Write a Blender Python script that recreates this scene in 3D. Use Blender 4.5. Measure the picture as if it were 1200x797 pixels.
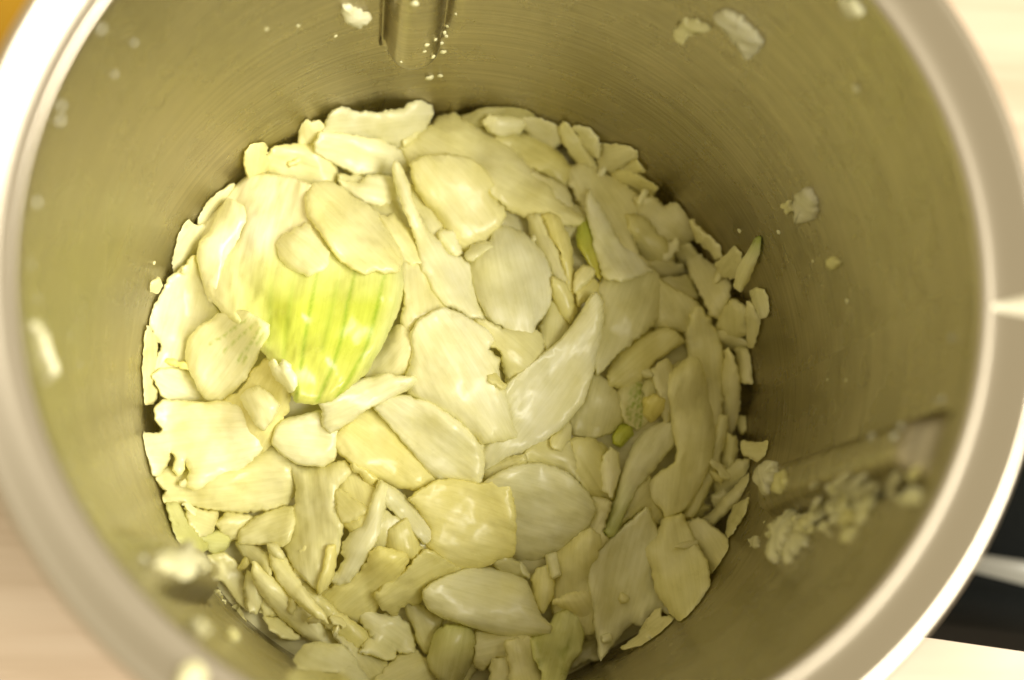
import bpy, bmesh, math, random
import numpy as np
from mathutils import Vector, noise
from mathutils.geometry import delaunay_2d_cdt
from mathutils.bvhtree import BVHTree

for o in list(bpy.data.objects):
    bpy.data.objects.remove(o, do_unlink=True)
random.seed(7)
rng = np.random.default_rng(7)
S = 0.01                      # all layout numbers are centimetres
SC = bpy.context.scene
COL = SC.collection

# ------------------------------------------------------------------ camera
F = 2100.0                    # focal length in photo pixels (photo 1200 wide)
CAM = np.array([-3.181, -7.791, 28.455])
D_ = np.array([0.111, 0.225, -1.0]); D_ /= np.linalg.norm(D_)
R_ = np.cross(D_, [0, 1, 0]); R_ /= np.linalg.norm(R_)
U_ = np.cross(R_, D_)
cd = bpy.data.cameras.new('camera'); co = bpy.data.objects.new('camera', cd)
COL.objects.link(co); SC.camera = co
co.location = Vector(CAM * S)
co.rotation_euler = Vector(D_).to_track_quat('-Z', 'Y').to_euler()
from mathutils import Matrix
co.rotation_euler = Matrix((R_, U_, -D_)).transposed().to_euler()
cd.sensor_width = 36; cd.lens = F / 1200 * 36
cd.clip_start = 0.005; cd.clip_end = 20
cd.dof.use_dof = True; cd.dof.focus_distance = 0.395; cd.dof.aperture_fstop = 6.6
cd.dof.aperture_blades = 0

# ------------------------------------------------------------------ light
W = bpy.data.worlds.new('World'); SC.world = W; W.use_nodes = True
nt = W.node_tree; bg = nt.nodes['Background']
bg.inputs[0].default_value = (1.0, 0.87, 0.58, 1); bg.inputs[1].default_value = 0.68

def area(name, loc, target, size, power, col):
    l = bpy.data.lights.new(name, 'AREA'); l.shape = 'RECTANGLE'
    l.size, l.size_y = size; l.energy = power; l.color = col
    o = bpy.data.objects.new(name, l); COL.objects.link(o)
    o.location = Vector(loc)
    o.rotation_euler = (Vector(target) - Vector(loc)).to_track_quat('-Z', 'Y').to_euler()
    return o
area('window_light', (0.76, -0.28, 0.96), (-0.02, 0.01, -0.10), (0.80, 0.80), 35, (1.0, 0.955, 0.83))
SC.view_settings.view_transform = 'Standard'; SC.view_settings.look = 'None'
SC.view_settings.exposure = 0.34; SC.view_settings.gamma = 1.0
SC.cycles.max_bounces = 20; SC.cycles.diffuse_bounces = 14; SC.cycles.transmission_bounces = 14; SC.cycles.glossy_bounces = 6
SC.cycles.transparent_max_bounces = 8

# ------------------------------------------------------------------ helpers
def tag(o, label=None, cat=None, group=None, kind=None):
    if label: o['label'] = label
    if cat: o['category'] = cat
    if group: o['group'] = group
    if kind: o['kind'] = kind
    return o

def link(name, me, mat, parent=None, loc=(0, 0, 0)):
    o = bpy.data.objects.new(name, me); COL.objects.link(o)
    if mat: me.materials.append(mat)
    o.location = loc
    if parent: o.parent = parent
    return o

def ray(px, py):
    return ((px - 600) / F) * R_ - ((py - 398.5) / F) * U_ + D_

def at_z(px, py, z):
    v = ray(px, py); t = (z - CAM[2]) / v[2]
    return CAM + v * t

def smooth(me, v=True):
    me.polygons.foreach_set('use_smooth', [v] * len(me.polygons))

class NT:
    def __init__(s, name):
        s.m = bpy.data.materials.new(name); s.m.use_nodes = True
        s.t = s.m.node_tree; s.n = s.t.nodes; s.l = s.t.links
        s.b = s.n['Principled BSDF']
    def node(s, ty, **kw):
        n = s.n.new(ty)
        for k, v in kw.items():
            if hasattr(n, k): setattr(n, k, v)
            else: n.inputs[k.replace('_', ' ')].default_value = v
        return n
    def set(s, **kw):
        for k, v in kw.items(): s.b.inputs[k.replace('_', ' ')].default_value = v
    def link(s, a, b): s.l.new(a, b)

# ------------------------------------------------------------------ materials
def mapped_noise(T, coord, scale, detail=3, rough=0.5, sc=1.0, rot=(0, 0, 0)):
    tc = T.n.new('ShaderNodeTexCoord'); mp = T.n.new('ShaderNodeMapping')
    mp.inputs['Scale'].default_value = scale; mp.inputs['Rotation'].default_value = rot
    T.link(tc.outputs[coord], mp.inputs[0])
    n = T.n.new('ShaderNodeTexNoise'); n.inputs['Scale'].default_value = sc
    n.inputs['Detail'].default_value = detail; n.inputs['Roughness'].default_value = rough
    T.link(mp.outputs[0], n.inputs['Vector'])
    return n

def ramp(T, src, stops):
    r = T.n.new('ShaderNodeValToRGB'); e = r.color_ramp.elements
    while len(e) < len(stops): e.new(0.5)
    for i, (p, c) in enumerate(stops):
        e[i].position = p; e[i].color = (*c, 1) if len(c) == 3 else c
    T.link(src, r.inputs[0]); return r

def add_bump(T, srcs):
    prev = None
    for (s, strength, dist) in srcs:
        b = T.n.new('ShaderNodeBump'); b.inputs['Strength'].default_value = strength
        b.inputs['Distance'].default_value = dist
        T.link(s, b.inputs['Height'])
        if prev: T.link(prev.outputs[0], b.inputs['Normal'])
        prev = b
    T.link(prev.outputs[0], T.b.inputs['Normal'])

def onion_material():
    T = NT('onion_flesh')
    a = T.n.new('ShaderNodeAttribute'); a.attribute_name = 'tint'
    fib = mapped_noise(T, 'UV', (0.6, 9, 1), 3, 0.6, 1.4)
    blot = mapped_noise(T, 'UV', (1.3, 1.9, 1), 4, 0.6, 1.3)
    r1 = ramp(T, fib.outputs[0], [(0.32, (0.90, 0.90, 0.80)), (0.62, (1.02, 1.02, 1.02))])
    r2 = ramp(T, blot.outputs[0], [(0.3, (0.95, 0.94, 0.80)), (0.65, (1.04, 1.04, 1.06))])
    m1 = T.node('ShaderNodeMix', data_type='RGBA', blend_type='MULTIPLY'); m1.inputs[0].default_value = 0.7
    T.link(a.outputs['Color'], m1.inputs[6]); T.link(r1.outputs[0], m1.inputs[7])
    m2 = T.node('ShaderNodeMix', data_type='RGBA', blend_type='MULTIPLY'); m2.inputs[0].default_value = 0.8
    T.link(m1.outputs[2], m2.inputs[6]); T.link(r2.outputs[0], m2.inputs[7])
    T.link(m2.outputs[2], T.b.inputs['Base Color'])
    rr = ramp(T, blot.outputs[0], [(0.35, (0.22,) * 3), (0.7, (0.46,) * 3)])
    T.link(rr.outputs[0], T.b.inputs['Roughness'])
    T.link(a.outputs['Alpha'], T.b.inputs['Alpha'])
    T.b.subsurface_method = 'RANDOM_WALK'
    T.set(Subsurface_Weight=0.0, Subsurface_Scale=0.003, Specular_IOR_Level=0.5, IOR=1.4, Coat_Weight=0.4, Coat_Roughness=0.24)
    T.b.inputs['Subsurface Radius'].default_value = (1.0, 0.88, 0.50)
    TRL = 0.36
    if TRL > 0:
        tr = T.n.new('ShaderNodeBsdfTranslucent'); T.link(m2.outputs[2], tr.inputs[0])
        ms = T.n.new('ShaderNodeMixShader'); ms.inputs[0].default_value = TRL
        T.link(T.b.outputs[0], ms.inputs[1]); T.link(tr.outputs[0], ms.inputs[2])
        T.link(ms.outputs[0], T.n['Material Output'].inputs[0])
    fine = mapped_noise(T, 'UV', (1, 1, 1), 3, 0.6, 22)
    wet = mapped_noise(T, 'UV', (1.0, 1.5, 1), 1, 0.4, 1.8)
    add_bump(T, [(fib.outputs[0], 0.07, 0.0003), (fine.outputs[0], 0.06, 0.00015), (wet.outputs[0], 0.6, 0.0018)])
    return T.m

def steel(name, base, rough, inner=True):
    T = NT(name)
    T.set(Metallic=1.0, Roughness=rough)
    T.b.inputs['Base Color'].default_value = (*base, 1)
    if inner:
        sc = mapped_noise(T, 'UV', (0.25, 22, 1), 4, 0.65, 1.0)
        sc2 = mapped_noise(T, 'UV', (0.5, 30, 1), 2, 0.6, 1.0, (0, 0, 0.22))
        bl = mapped_noise(T, 'UV', (0.5, 0.5, 1), 4, 0.6, 1.0)
        sm = mapped_noise(T, 'UV', (3, 3, 1), 4, 0.7, 1.0)
        rr = ramp(T, bl.outputs[0], [(0.3, (rough - 0.07,) * 3), (0.7, (rough + 0.09,) * 3)])
        mx = T.node('ShaderNodeMath', operation='MULTIPLY_ADD')
        T.link(sm.outputs[0], mx.inputs[0]); mx.inputs[1].default_value = 0.14
        T.link(rr.outputs[0], mx.inputs[2]); T.link(mx.outputs[0], T.b.inputs['Roughness'])
        cr = ramp(T, bl.outputs[0], [(0.3, tuple(c * 0.9 for c in base)), (0.7, tuple(min(1, c * 1.07) for c in base))])
        st = mapped_noise(T, 'UV', (0.10, 9, 1), 3, 0.75, 1.0); st2 = mapped_noise(T, 'UV', (0.2, 13, 1), 2, 0.7, 1.0, (0, 0, 0.30))
        av = T.node('ShaderNodeMath', operation='MULTIPLY'); T.link(st.outputs[0], av.inputs[0]); T.link(st2.outputs[0], av.inputs[1])
        sr = ramp(T, av.outputs[0], [(0.12, (0.80, 0.80, 0.80)), (0.25, (1, 1, 1)), (0.40, (1.15, 1.15, 1.15))])
        mm = T.node('ShaderNodeMix', data_type='RGBA', blend_type='MULTIPLY'); mm.inputs[0].default_value = 1
        T.link(cr.outputs[0], mm.inputs[6]); T.link(sr.outputs[0], mm.inputs[7]); T.link(mm.outputs[2], T.b.inputs['Base Color'])
        add_bump(T, [(sc.outputs[0], 0.7, 0.00016), (sc2.outputs[0], 0.6, 0.00012), (bl.outputs[0], 0.25, 0.002)])
    return T.m

M_ONION = onion_material()
M_WALL = steel('brushed_steel', (0.425, 0.38, 0.27), 0.20)
M_RIM = steel('satin_rim_steel', (0.48, 0.43, 0.355), 0.30, False)

T = NT('birch_wood')
g = mapped_noise(T, 'Object', (5, 75, 1), 5, 0.6, 1.0, (0, 0, -0.10))
g2 = mapped_noise(T, 'Object', (2.5, 16, 1), 3, 0.5, 1.0, (0, 0, -0.10))
r = ramp(T, g.outputs[0], [(0.25, (0.42, 0.325, 0.23)), (0.5, (0.54, 0.44, 0.34)), (0.75, (0.58, 0.49, 0.39))])
r2 = ramp(T, g2.outputs[0], [(0.3, (0.86, 0.80, 0.74)), (0.7, (1, 1, 1))])
m = T.node('ShaderNodeMix', data_type='RGBA', blend_type='MULTIPLY'); m.inputs[0].default_value = 1
T.link(r.outputs[0], m.inputs[6]); T.link(r2.outputs[0], m.inputs[7]); T.link(m.outputs[2], T.b.inputs['Base Color'])
T.set(Roughness=0.5); M_WOOD = T.m

T = NT('black_plastic'); T.set(Roughness=0.8, Specular_IOR_Level=0.03, IOR=1.2); T.b.inputs['Base Color'].default_value = (0.010, 0.011, 0.011, 1)
n = mapped_noise(T, 'Object', (1, 1, 1), 2, 0.5, 900); add_bump(T, [(n.outputs[0], 0.4, 0.0003)]); M_BLACK = T.m
T = NT('grey_plastic'); T.set(Roughness=0.35); T.b.inputs['Base Color'].default_value = (0.17, 0.165, 0.145, 1); M_GREY = T.m
T = NT('pale_satin'); T.set(Roughness=0.3); T.b.inputs['Base Color'].default_value = (0.80, 0.76, 0.62, 1); M_PALE = T.m
T = NT('mustard_cloth'); T.set(Roughness=0.8); T.b.inputs['Base Color'].default_value = (0.50, 0.27, 0.008, 1)
n = mapped_noise(T, 'Object', (1, 1, 1), 2, 0.5, 400)
add_bump(T, [(n.outputs[0], 0.5, 0.0006)]); M_MUST = T.m
T = NT('onion_juice'); T.set(Roughness=0.12, IOR=1.34, Specular_IOR_Level=0.6)
T.b.inputs['Transmission Weight'].default_value = 0.55
T.b.inputs['Base Color'].default_value = (0.93, 0.93, 0.80, 1); M_JUICE = T.m

# ------------------------------------------------------------------ bowl
TABLE_Z = -17.6
RIBS = (100.0, -21.5, -141.0)

def wall_r(z):
    return 8.0 + z / 11.64
def rib_in(th_deg, z):
    k = 0.0
    for c in RIBS:
        d = (th_deg - c + 180) % 360 - 180
        if abs(d) < 9:
            w = wall_r(z) * math.radians(d)           # distance across the rib in cm
            hw = 0.60
            # rounded bottom end, soft top end
            zz = max(0.0, (-8.35 - z)) / 0.75
            q = math.hypot(w / hw, zz)
            s = max(0.0, 1 - q ** 3.2)
            top = min(1, max(0, (-0.55 - z) / (4.5 if c < -100 else 0.9))); top = top * top * (3 - 2 * top)
            gr = math.exp(-((q - 1.13) / 0.09) ** 2) if zz == 0 else 0
            k = max(k, 0.55 * (s ** 0.5) * top) if s > 0 else k - 0.16 * gr * top
    return k

def profile_mesh(name, prof, thetas, disp=None, closed=True):
    n = len(thetas); vs = []; fs = []; uv = []
    for i, (r, z) in enumerate(prof):
        for t in thetas:
            rr = r - (disp(t, z) if disp else 0)
            a = math.radians(t)
            vs.append((rr * math.cos(a) * S, rr * math.sin(a) * S, z * S))
            uv.append((a * 7.5, z))
    for i in range(len(prof) - 1):
        for j in range(n):
            k = (j + 1) % n
            fs.append((i * n + j, i * n + k, (i + 1) * n + k, (i + 1) * n + j))
    me = bpy.data.meshes.new(name); me.from_pydata(vs, [], fs)
    ul = me.uv_layers.new(name='UVMap')
    for p in me.polygons:
        us = [uv[v] for v in p.vertices]
        wrap = max(u[0] for u in us) - min(u[0] for u in us) > 20
        for li, u in zip(p.loop_indices, us):
            ul.data[li].uv = (u[0] + (2 * math.pi * 7.5 if wrap and u[0] < 20 else 0), u[1])
    smooth(me); return me

th = []
t = 0.0
while t < 360 - 1e-6:
    near = min(abs((t - c + 180) % 360 - 180) for c in RIBS)
    th.append(t); t += 0.25 if near < 7 else 1.5
zs = list(np.arange(-0.25, -12.01, -0.14))
inner = [(wall_r(z), z) for z in zs]
rb = wall_r(-12.0)
inner += [(rb - 0.08, -12.7), (rb - 0.3, -13.4), (rb - 0.8, -14.0), (rb - 1.6, -14.3), (3.0, -14.4), (0.01, -14.45)]
bowl = bpy.data.objects.new('steel_mixing_bowl', None); COL.objects.link(bowl)
bowl.location = (0, 0, TABLE_Z * S)
tag(bowl, 'tall brushed steel mixing bowl holding the chopped onions on the wooden table', 'mixing bowl')
Bz = (0, 0, -TABLE_Z * S)
wall_me = profile_mesh('inner_wall', inner, th, rib_in)
wall = link('inner_wall', wall_me, M_WALL, bowl, Bz)
# flared rim: bead, sloped ledge, rolled lip, outer skin
th2 = list(np.arange(0, 360, 1.2))
rimp = [(7.985, -0.26), (8.0, -0.12), (8.015, -0.05), (8.045, -0.01), (8.09, 0.005), (8.16, 0.004), (8.28, 0.008),
        (8.45, 0.09), (8.60, 0.175), (8.73, 0.25), (8.79, 0.285), (8.85, 0.31), (8.91, 0.315), (8.98, 0.28), (9.03, 0.20), (9.04, 0.12),
        (9.0, 0.0), (8.9, -0.15), (8.72, -0.45), (8.55, -0.9), (8.45, -1.4)]
rim = link('rim', profile_mesh('rim', rimp, th2), M_RIM, bowl, Bz)
outp = [(8.44, -1.39), (8.3, -3.0), (8.0, -6.5), (7.6, -11.0), (7.4, -14.0), (7.2, -14.8), (7.0, -15.0), (6.8, TABLE_Z + 0.02), (0.01, TABLE_Z + 0.02)]
outer = link('outer_wall', profile_mesh('outer_wall', outp, th2), M_RIM, bowl, Bz)

def bevel_box_pts(name, corners, z0, z1, bev, mat, parent, loc):
    bm = bmesh.new()
    lo = [bm.verts.new((x * S, y * S, z0 * S)) for x, y in corners]
    hi = [bm.verts.new((x * S, y * S, z1 * S)) for x, y in corners]
    n = len(corners)
    bm.faces.new(hi); bm.faces.new(lo[::-1])
    for i in range(n):
        bm.faces.new((lo[i], lo[(i + 1) % n], hi[(i + 1) % n], hi[i]))
    bmesh.ops.recalc_face_normals(bm, faces=bm.faces)
    bmesh.ops.bevel(bm, geom=list(bm.edges), offset=bev * S, segments=3, affect='EDGES')
    me = bpy.data.meshes.new(name); bm.to_mesh(me); bm.free(); smooth(me)
    return link(name, me, mat, parent, loc)

# black grip on the right side of the bowl
p0 = at_z(1040, 742, -11.5); p1 = at_z(1240, 771, -11.5)
e = (p1 - p0)[:2]; e /= np.linalg.norm(e); nrm = np.array([-e[1], e[0]])
A = p0[:2] - e * 1.5; B_ = A + e * 8.5
hc = [tuple(A), tuple(B_), tuple(B_ + nrm * 5.6), tuple(A + nrm * 5.6)]
handle = bevel_box_pts('handle', hc, -11.5, -3.2, 0.25, M_BLACK, bowl, Bz)
q0 = at_z(1130, 657, -3.15); q1 = at_z(1230, 677, -3.15)
e2 = (q1 - q0)[:2]; e2 /= np.linalg.norm(e2); n2 = np.array([-e2[1], e2[0]])
hl = link('handle_strip', bpy.data.meshes.new('handle_strip'), None)
bpy.data.objects.remove(hl)
qa = q0[:2] - e2 * 1.0; qb = q0[:2] + e2 * 3.4
strip = bevel_box_pts('grip_ridge', [tuple(qa - n2 * 0.10), tuple(qb - n2 * 0.33), tuple(qb + n2 * 0.33), tuple(qa + n2 * 0.10)],
                      -3.5, -3.05, 0.06, M_GREY, handle, (0, 0, 0))

# small pale tapering wedge raised on the rim at the right
w0 = at_z(1150, 354, 0.2); w1 = at_z(1235, 354, 0.2)
a0 = math.atan2(w0[1], w0[0])
ca, sa = math.cos(a0), math.sin(a0)
bm = bmesh.new(); rows = []
for k in range(9):
    f = k / 8; rr = 8.16 + 0.86 * f
    zb = np.interp(rr, [p[0] for p in rimp[3:14]], [p[1] for p in rimp[3:14]])
    hw = 0.05 + 0.24 * f; hh = 0.07 + 0.16 * f
    row = []
    for j in range(7):
        s = -1 + j / 3
        row.append(bm.verts.new(((rr * ca - s * hw * sa) * S, (rr * sa + s * hw * ca) * S, (zb - 0.015 + hh * (1 - s * s)) * S)))
    rows.append(row)
for i in range(8):
    for j in range(6):
        bm.faces.new((rows[i][j], rows[i + 1][j], rows[i + 1][j + 1], rows[i][j + 1]))
me = bpy.data.meshes.new('rim_wedge'); bm.to_mesh(me); bm.free(); smooth(me)
link('rim_wedge', me, M_PALE, bowl, Bz)

# ------------------------------------------------------------------ table and cloth
bm = bmesh.new()
bmesh.ops.create_grid(bm, x_segments=2, y_segments=2, size=0.6)
me = bpy.data.meshes.new('tabletop'); bm.to_mesh(me); bm.free()
tt = link('tabletop', me, M_WOOD, None, (0, 0, TABLE_Z * S)); tt['kind'] = 'structure'

c0 = at_z(-60, 20, TABLE_Z + 0.3)
bm = bmesh.new(); N = 26; gv = {}
for i in range(N + 1):
    for j in range(N + 1):
        x = -13.5 + 13.5 * i / N; y = -6.3 + 14 * j / N
        z = 0.25 + 0.10 * noise.noise(Vector((x * 0.5, y * 0.35, 0))) + 0.05 * math.sin(x * 1.1 + y * 0.3)
        gv[i, j] = bm.verts.new(((x) * S, y * S, z * S))
for i in range(N):
    for j in range(N):
        bm.faces.new((gv[i, j], gv[i + 1, j], gv[i + 1, j + 1], gv[i, j + 1]))
ge = bmesh.ops.extrude_face_region(bm, geom=list(bm.faces))
bmesh.ops.translate(bm, vec=(0, 0, 0.0015), verts=[g for g in ge['geom'] if isinstance(g, bmesh.types.BMVert)])
bmesh.ops.recalc_face_normals(bm, faces=bm.faces)
me = bpy.data.meshes.new('mustard_cloth'); bm.to_mesh(me); bm.free(); smooth(me)
cp = at_z(16, 30, TABLE_Z)
cl = link('folded_cloth', me, M_MUST, None, ((cp[0] + 2.2) * S, (cp[1]) * S, (TABLE_Z) * S))
tag(cl, 'mustard yellow cloth on the table in the top left corner behind the bowl', 'cloth')

# ------------------------------------------------------------------ onion heap: depth field seen along the camera rays
X0, Y0, X1, Y1, ST = 100, 60, 980, 880, 4
gx = np.arange(X0, X1, ST); gy = np.arange(Y0, Y1, ST)
GX, GY = np.meshgrid(gx, gy)
def rays(px, py):
    px = np.asarray(px, float); py = np.asarray(py, float)
    return ((px - 600) / F)[..., None] * R_ - ((py - 398.5) / F)[..., None] * U_ + D_
def heap_z(x, y):
    r2 = (x * x + y * y) / 49.0
    return -12.75 + 1.5 * np.clip(1 - r2, -1, 1) + 0.25 * np.sin(x * 1.3 + 0.7) * np.cos(y * 1.1) + 0.5 * np.exp(-((x + 2.6) ** 2 + (y - 1.5) ** 2) / 7)
V = rays(GX, GY)
Dm = np.full(GX.shape, 60.0)
for t in np.arange(30, 46, 0.05)[::-1]:
    P = CAM + V * t
    rr = np.hypot(P[..., 0], P[..., 1])
    solid = (P[..., 2] < heap_z(P[..., 0], P[..., 1])) | ((rr > wall_r(P[..., 2]) - 0.02) & (P[..., 2] < 0))
    Dm = np.where(solid, t, Dm)
DBASE = Dm.copy()

def blur(A, s):
    k = np.exp(-0.5 * (np.arange(-3 * s, 3 * s + 1) / s) ** 2); k /= k.sum()
    n = len(k) // 2
    B = np.pad(A, ((n, n), (0, 0)), mode='edge'); B = sum(k[i] * B[i:i + A.shape[0]] for i in range(len(k)))
    B = np.pad(B, ((0, 0), (n, n)), mode='edge'); return sum(k[i] * B[:, i:i + A.shape[1]] for i in range(len(k)))

def inside(px, py, poly):
    c = np.zeros(np.shape(px), bool); n = len(poly); j = n - 1
    for i in range(n):
        xi, yi = poly[i]; xj, yj = poly[j]
        with np.errstate(divide='ignore', invalid='ignore'):
            c ^= ((yi > py) != (yj > py)) & (px < (xj - xi) * (py - yi) / (yj - yi + 1e-12) + xi)
        j = i
    return c

def edge_dist(px, py, poly):
    px = np.asarray(px, float); py = np.asarray(py, float); d = np.full(px.shape, 1e9)
    n = len(poly)
    for i in range(n):
        a = poly[i]; b = poly[(i + 1) % n]; ab = b - a; L = ab @ ab + 1e-9
        t = np.clip(((px - a[0]) * ab[0] + (py - a[1]) * ab[1]) / L, 0, 1)
        d = np.minimum(d, np.hypot(px - a[0] - t * ab[0], py - a[1] - t * ab[1]))
    return d

def sample(A, px, py):
    fx = np.clip((np.asarray(px) - X0) / ST, 0, A.shape[1] - 1.001); fy = np.clip((np.asarray(py) - Y0) / ST, 0, A.shape[0] - 1.001)
    ix = fx.astype(int); iy = fy.astype(int); fx = fx - ix; fy = fy - iy
    return (A[iy, ix] * (1 - fx) * (1 - fy) + A[iy, ix + 1] * fx * (1 - fy) + A[iy + 1, ix] * (1 - fx) * fy + A[iy + 1, ix + 1] * fx * fy)

def chaikin(p):
    q = 0.91 * p + 0.09 * np.roll(p, -1, 0); r = 0.09 * p + 0.91 * np.roll(p, -1, 0)
    return np.stack([q, r], 1).reshape(-1, 2)

def outline(pts, jag, step=3.2):
    p = np.array(pts, float).reshape(-1, 2)
    p = chaikin(p)
    out = []
    for i in range(len(p)):
        a, b = p[i], p[(i + 1) % len(p)]; L = np.hypot(*(b - a))
        n = max(1, int(round(L / step)))
        for k in range(n): out.append(a + (b - a) * k / n)
    o = np.array(out); c = o.mean(0)
    nx = np.roll(o, -1, 0) - np.roll(o, 1, 0); nn = np.stack([nx[:, 1], -nx[:, 0]], 1)
    nn /= np.hypot(nn[:, 0], nn[:, 1])[:, None] + 1e-9
    s = rng.uniform(0, 100)
    w = np.array([noise.noise(Vector((q[0] * 0.16 + s, q[1] * 0.16, s))) + 0.7 * noise.noise(Vector((q[0] * 0.05, q[1] * 0.05 + s, s))) for q in o])
    w2 = rng.normal(0, 0.35, len(o))
    w3 = np.array([noise.noise(Vector((q[0] * 0.45, q[1] * 0.45, s + 9))) for q in o])
    ar = 0.5 * np.sum(o[:, 0] * np.roll(o[:, 1], -1) - np.roll(o[:, 0], -1) * o[:, 1])
    grow = 1.1 if ar > 0 else -1.1
    return o + nn * ((w * 2.0 + w3 * 2.2 + w2 * 1.1) * jag + grow)[:, None]

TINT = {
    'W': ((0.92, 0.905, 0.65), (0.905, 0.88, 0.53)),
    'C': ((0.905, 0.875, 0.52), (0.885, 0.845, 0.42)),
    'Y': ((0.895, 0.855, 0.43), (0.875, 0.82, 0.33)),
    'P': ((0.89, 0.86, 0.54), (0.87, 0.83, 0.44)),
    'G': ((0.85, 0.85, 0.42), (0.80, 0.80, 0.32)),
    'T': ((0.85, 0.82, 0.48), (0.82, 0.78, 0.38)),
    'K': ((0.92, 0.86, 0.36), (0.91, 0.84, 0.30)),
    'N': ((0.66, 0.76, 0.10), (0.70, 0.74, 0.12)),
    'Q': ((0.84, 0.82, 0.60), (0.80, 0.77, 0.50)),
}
GROUP = 'chopped onion pieces heaped in the bowl'
ALL = []; TOPS = {}
PMESH = {}

def piece(tint, th, dome, tilt, label, pts, jag=1.0, name='onion_slice', paint=None, dens=8.0, group=GROUP, lift=0.0, drape=0.45, sink=74, clear=0.0, axis=None, feather=0.0, cat='onion slice', Dref=None, edge=5.5):
    """one onion piece: outline in photo pixels laid along the rays on what already lies there"""
    global Dm
    th = th / 10.0 * 0.95
    if tilt == (0, 0): tilt = (rng.uniform(-.42, .42), rng.uniform(-.42, .42))
    o = outline(pts, jag)
    x0, y0 = o.min(0); x1, y1 = o.max(0)
    size = max(x1 - x0, y1 - y0)
    dens = min(dens, max(3.2, size / 6))
    # interior points: offset rings + jittered grid
    nx = np.roll(o, -1, 0) - np.roll(o, 1, 0); nn = np.stack([nx[:, 1], -nx[:, 0]], 1)
    nn /= np.hypot(nn[:, 0], nn[:, 1])[:, None] + 1e-9
    area = 0.5 * np.sum(o[:, 0] * np.roll(o[:, 1], -1) - np.roll(o[:, 0], -1) * o[:, 1])
    if area > 0: nn = -nn
    inn = []
    for off in (1.1, 2.8):
        q = o + nn * off
        m = inside(q[:, 0], q[:, 1], o) & (edge_dist(q[:, 0], q[:, 1], o) > off * 0.8)
        inn.append(q[m])
    g = np.array([(a + rng.uniform(-.3, .3) * dens + (dens / 2 if k % 2 else 0), b + rng.uniform(-.3, .3) * dens)
                  for k, b in enumerate(np.arange(y0, y1, dens * 0.87)) for a in np.arange(x0, x1, dens)] or [(x0, y0)])
    m = inside(g[:, 0], g[:, 1], o) & (edge_dist(g[:, 0], g[:, 1], o) > 4.2)
    inn.append(g[m])
    allp = np.vstack([o] + inn); nb = len(o)
    vs, es, fs, ov, oe, of = delaunay_2d_cdt([Vector(p) for p in allp], [(i, (i + 1) % nb) for i in range(nb)], [], 1, 1e-4)
    vp = np.array([(v.x, v.y) for v in vs]); fs = [tuple(f) for f in fs]
    if len(vp) < 4 or not fs: return None
    ed = edge_dist(vp[:, 0], vp[:, 1], o)
    # frame
    c = vp.mean(0); cov = np.cov((vp - c).T); w, ev = np.linalg.eigh(cov)
    ua = ev[:, 1]; va = ev[:, 0]
    if axis: ua = np.array(axis) / np.hypot(*axis); va = np.array([-ua[1], ua[0]])
    U = (vp - c) @ ua; Vv = (vp - c) @ va
    um = np.abs(U).max() + 1e-6; vm = np.abs(Vv).max() + 1e-6
    D0 = Dm if Dref is None else Dref
    Dl = D0[max(0, int((y0 - Y0) / ST) - 12):int((y1 - Y0) / ST) + 13, max(0, int((x0 - X0) / ST) - 12):int((x1 - X0) / ST) + 13]
    Ds_full = blur(D0, 4)
    ds = sample(Ds_full, vp[:, 0], vp[:, 1]); dr = sample(D0, vp[:, 0], vp[:, 1])
    Aq = np.stack([vp[:, 0] - c[0], vp[:, 1] - c[1], np.ones(len(vp))], 1)
    co_, *_ = np.linalg.lstsq(Aq, dr, rcond=None)
    lim = 0.011; co_[0] = np.clip(co_[0], -lim, lim); co_[1] = np.clip(co_[1], -lim, lim)
    plane = Aq @ co_
    M = (1 - drape) * plane + drape * ds
    wob_s = rng.uniform(0, 50)
    wob = np.array([noise.noise(Vector((p[0] * 0.022 + wob_s, p[1] * 0.022, 3.3))) for p in vp]) * 0.30 * min(1, size / 60)
    M = M - dome * ((1 - (Vv / vm) ** 2) * 0.75 + (1 - (U / um) ** 2) * 0.25) + wob
    M = M - tilt[0] * (vp[:, 0] - c[0]) / 100 - tilt[1] * (vp[:, 1] - c[1]) / 100
    # cut edge: steep on one side of the piece, a wide thin feather on the other
    ba = rng.uniform(0, 2 * math.pi)
    dd = (vp - c) / (np.hypot(*(vp - c).T)[:, None] + 1e-6) @ np.array([math.cos(ba), math.sin(ba)])
    ew = edge * (1.0 + 0.75 * dd)
    e = np.clip(ed / ew, 0, 1)
    prof = 0.14 + 0.86 * (0.5 * e + 0.5 * np.sqrt(np.clip(1 - (1 - e) ** 2, 0, 1)))
    h = th / 2 * prof
    s = -np.percentile(M + th / 2 - dr, sink)
    M = M + s - lift
    base = sample(DBASE, vp[:, 0], vp[:, 1])
    over = np.mean(base - M) - 2.6
    if over > 0: M = M + over
    top = M + th / 2 - 2 * h; bot = M + th / 2
    vr = rays(vp[:, 0], vp[:, 1])
    Pt = CAM + vr * top[:, None]; Pb = CAM + vr * bot[:, None]
    # keep the piece inside the wall
    for P in (Pt, Pb):
        rr = np.hypot(P[:, 0], P[:, 1]); mr = wall_r(P[:, 2]) - 0.03
        k = np.minimum(1, mr / rr); P[:, 0] *= k; P[:, 1] *= k
    cen = Pt.mean(0)
    n = len(vp)
    # boundary loop from faces
    ec = {}
    for f in fs:
        for i in range(len(f)):
            a, b = f[i], f[(i + 1) % len(f)]; ec[(a, b)] = 1
    be = [(a, b) for (a, b) in ec if (b, a) not in ec]
    verts = np.vstack([Pt, Pb]) - cen
    # orientation: image y is down, so CDT (ccw in x,y-down) is clockwise from the camera
    faces = [f[::-1] for f in fs] + [tuple(i + n for i in f) for f in fs]
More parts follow.
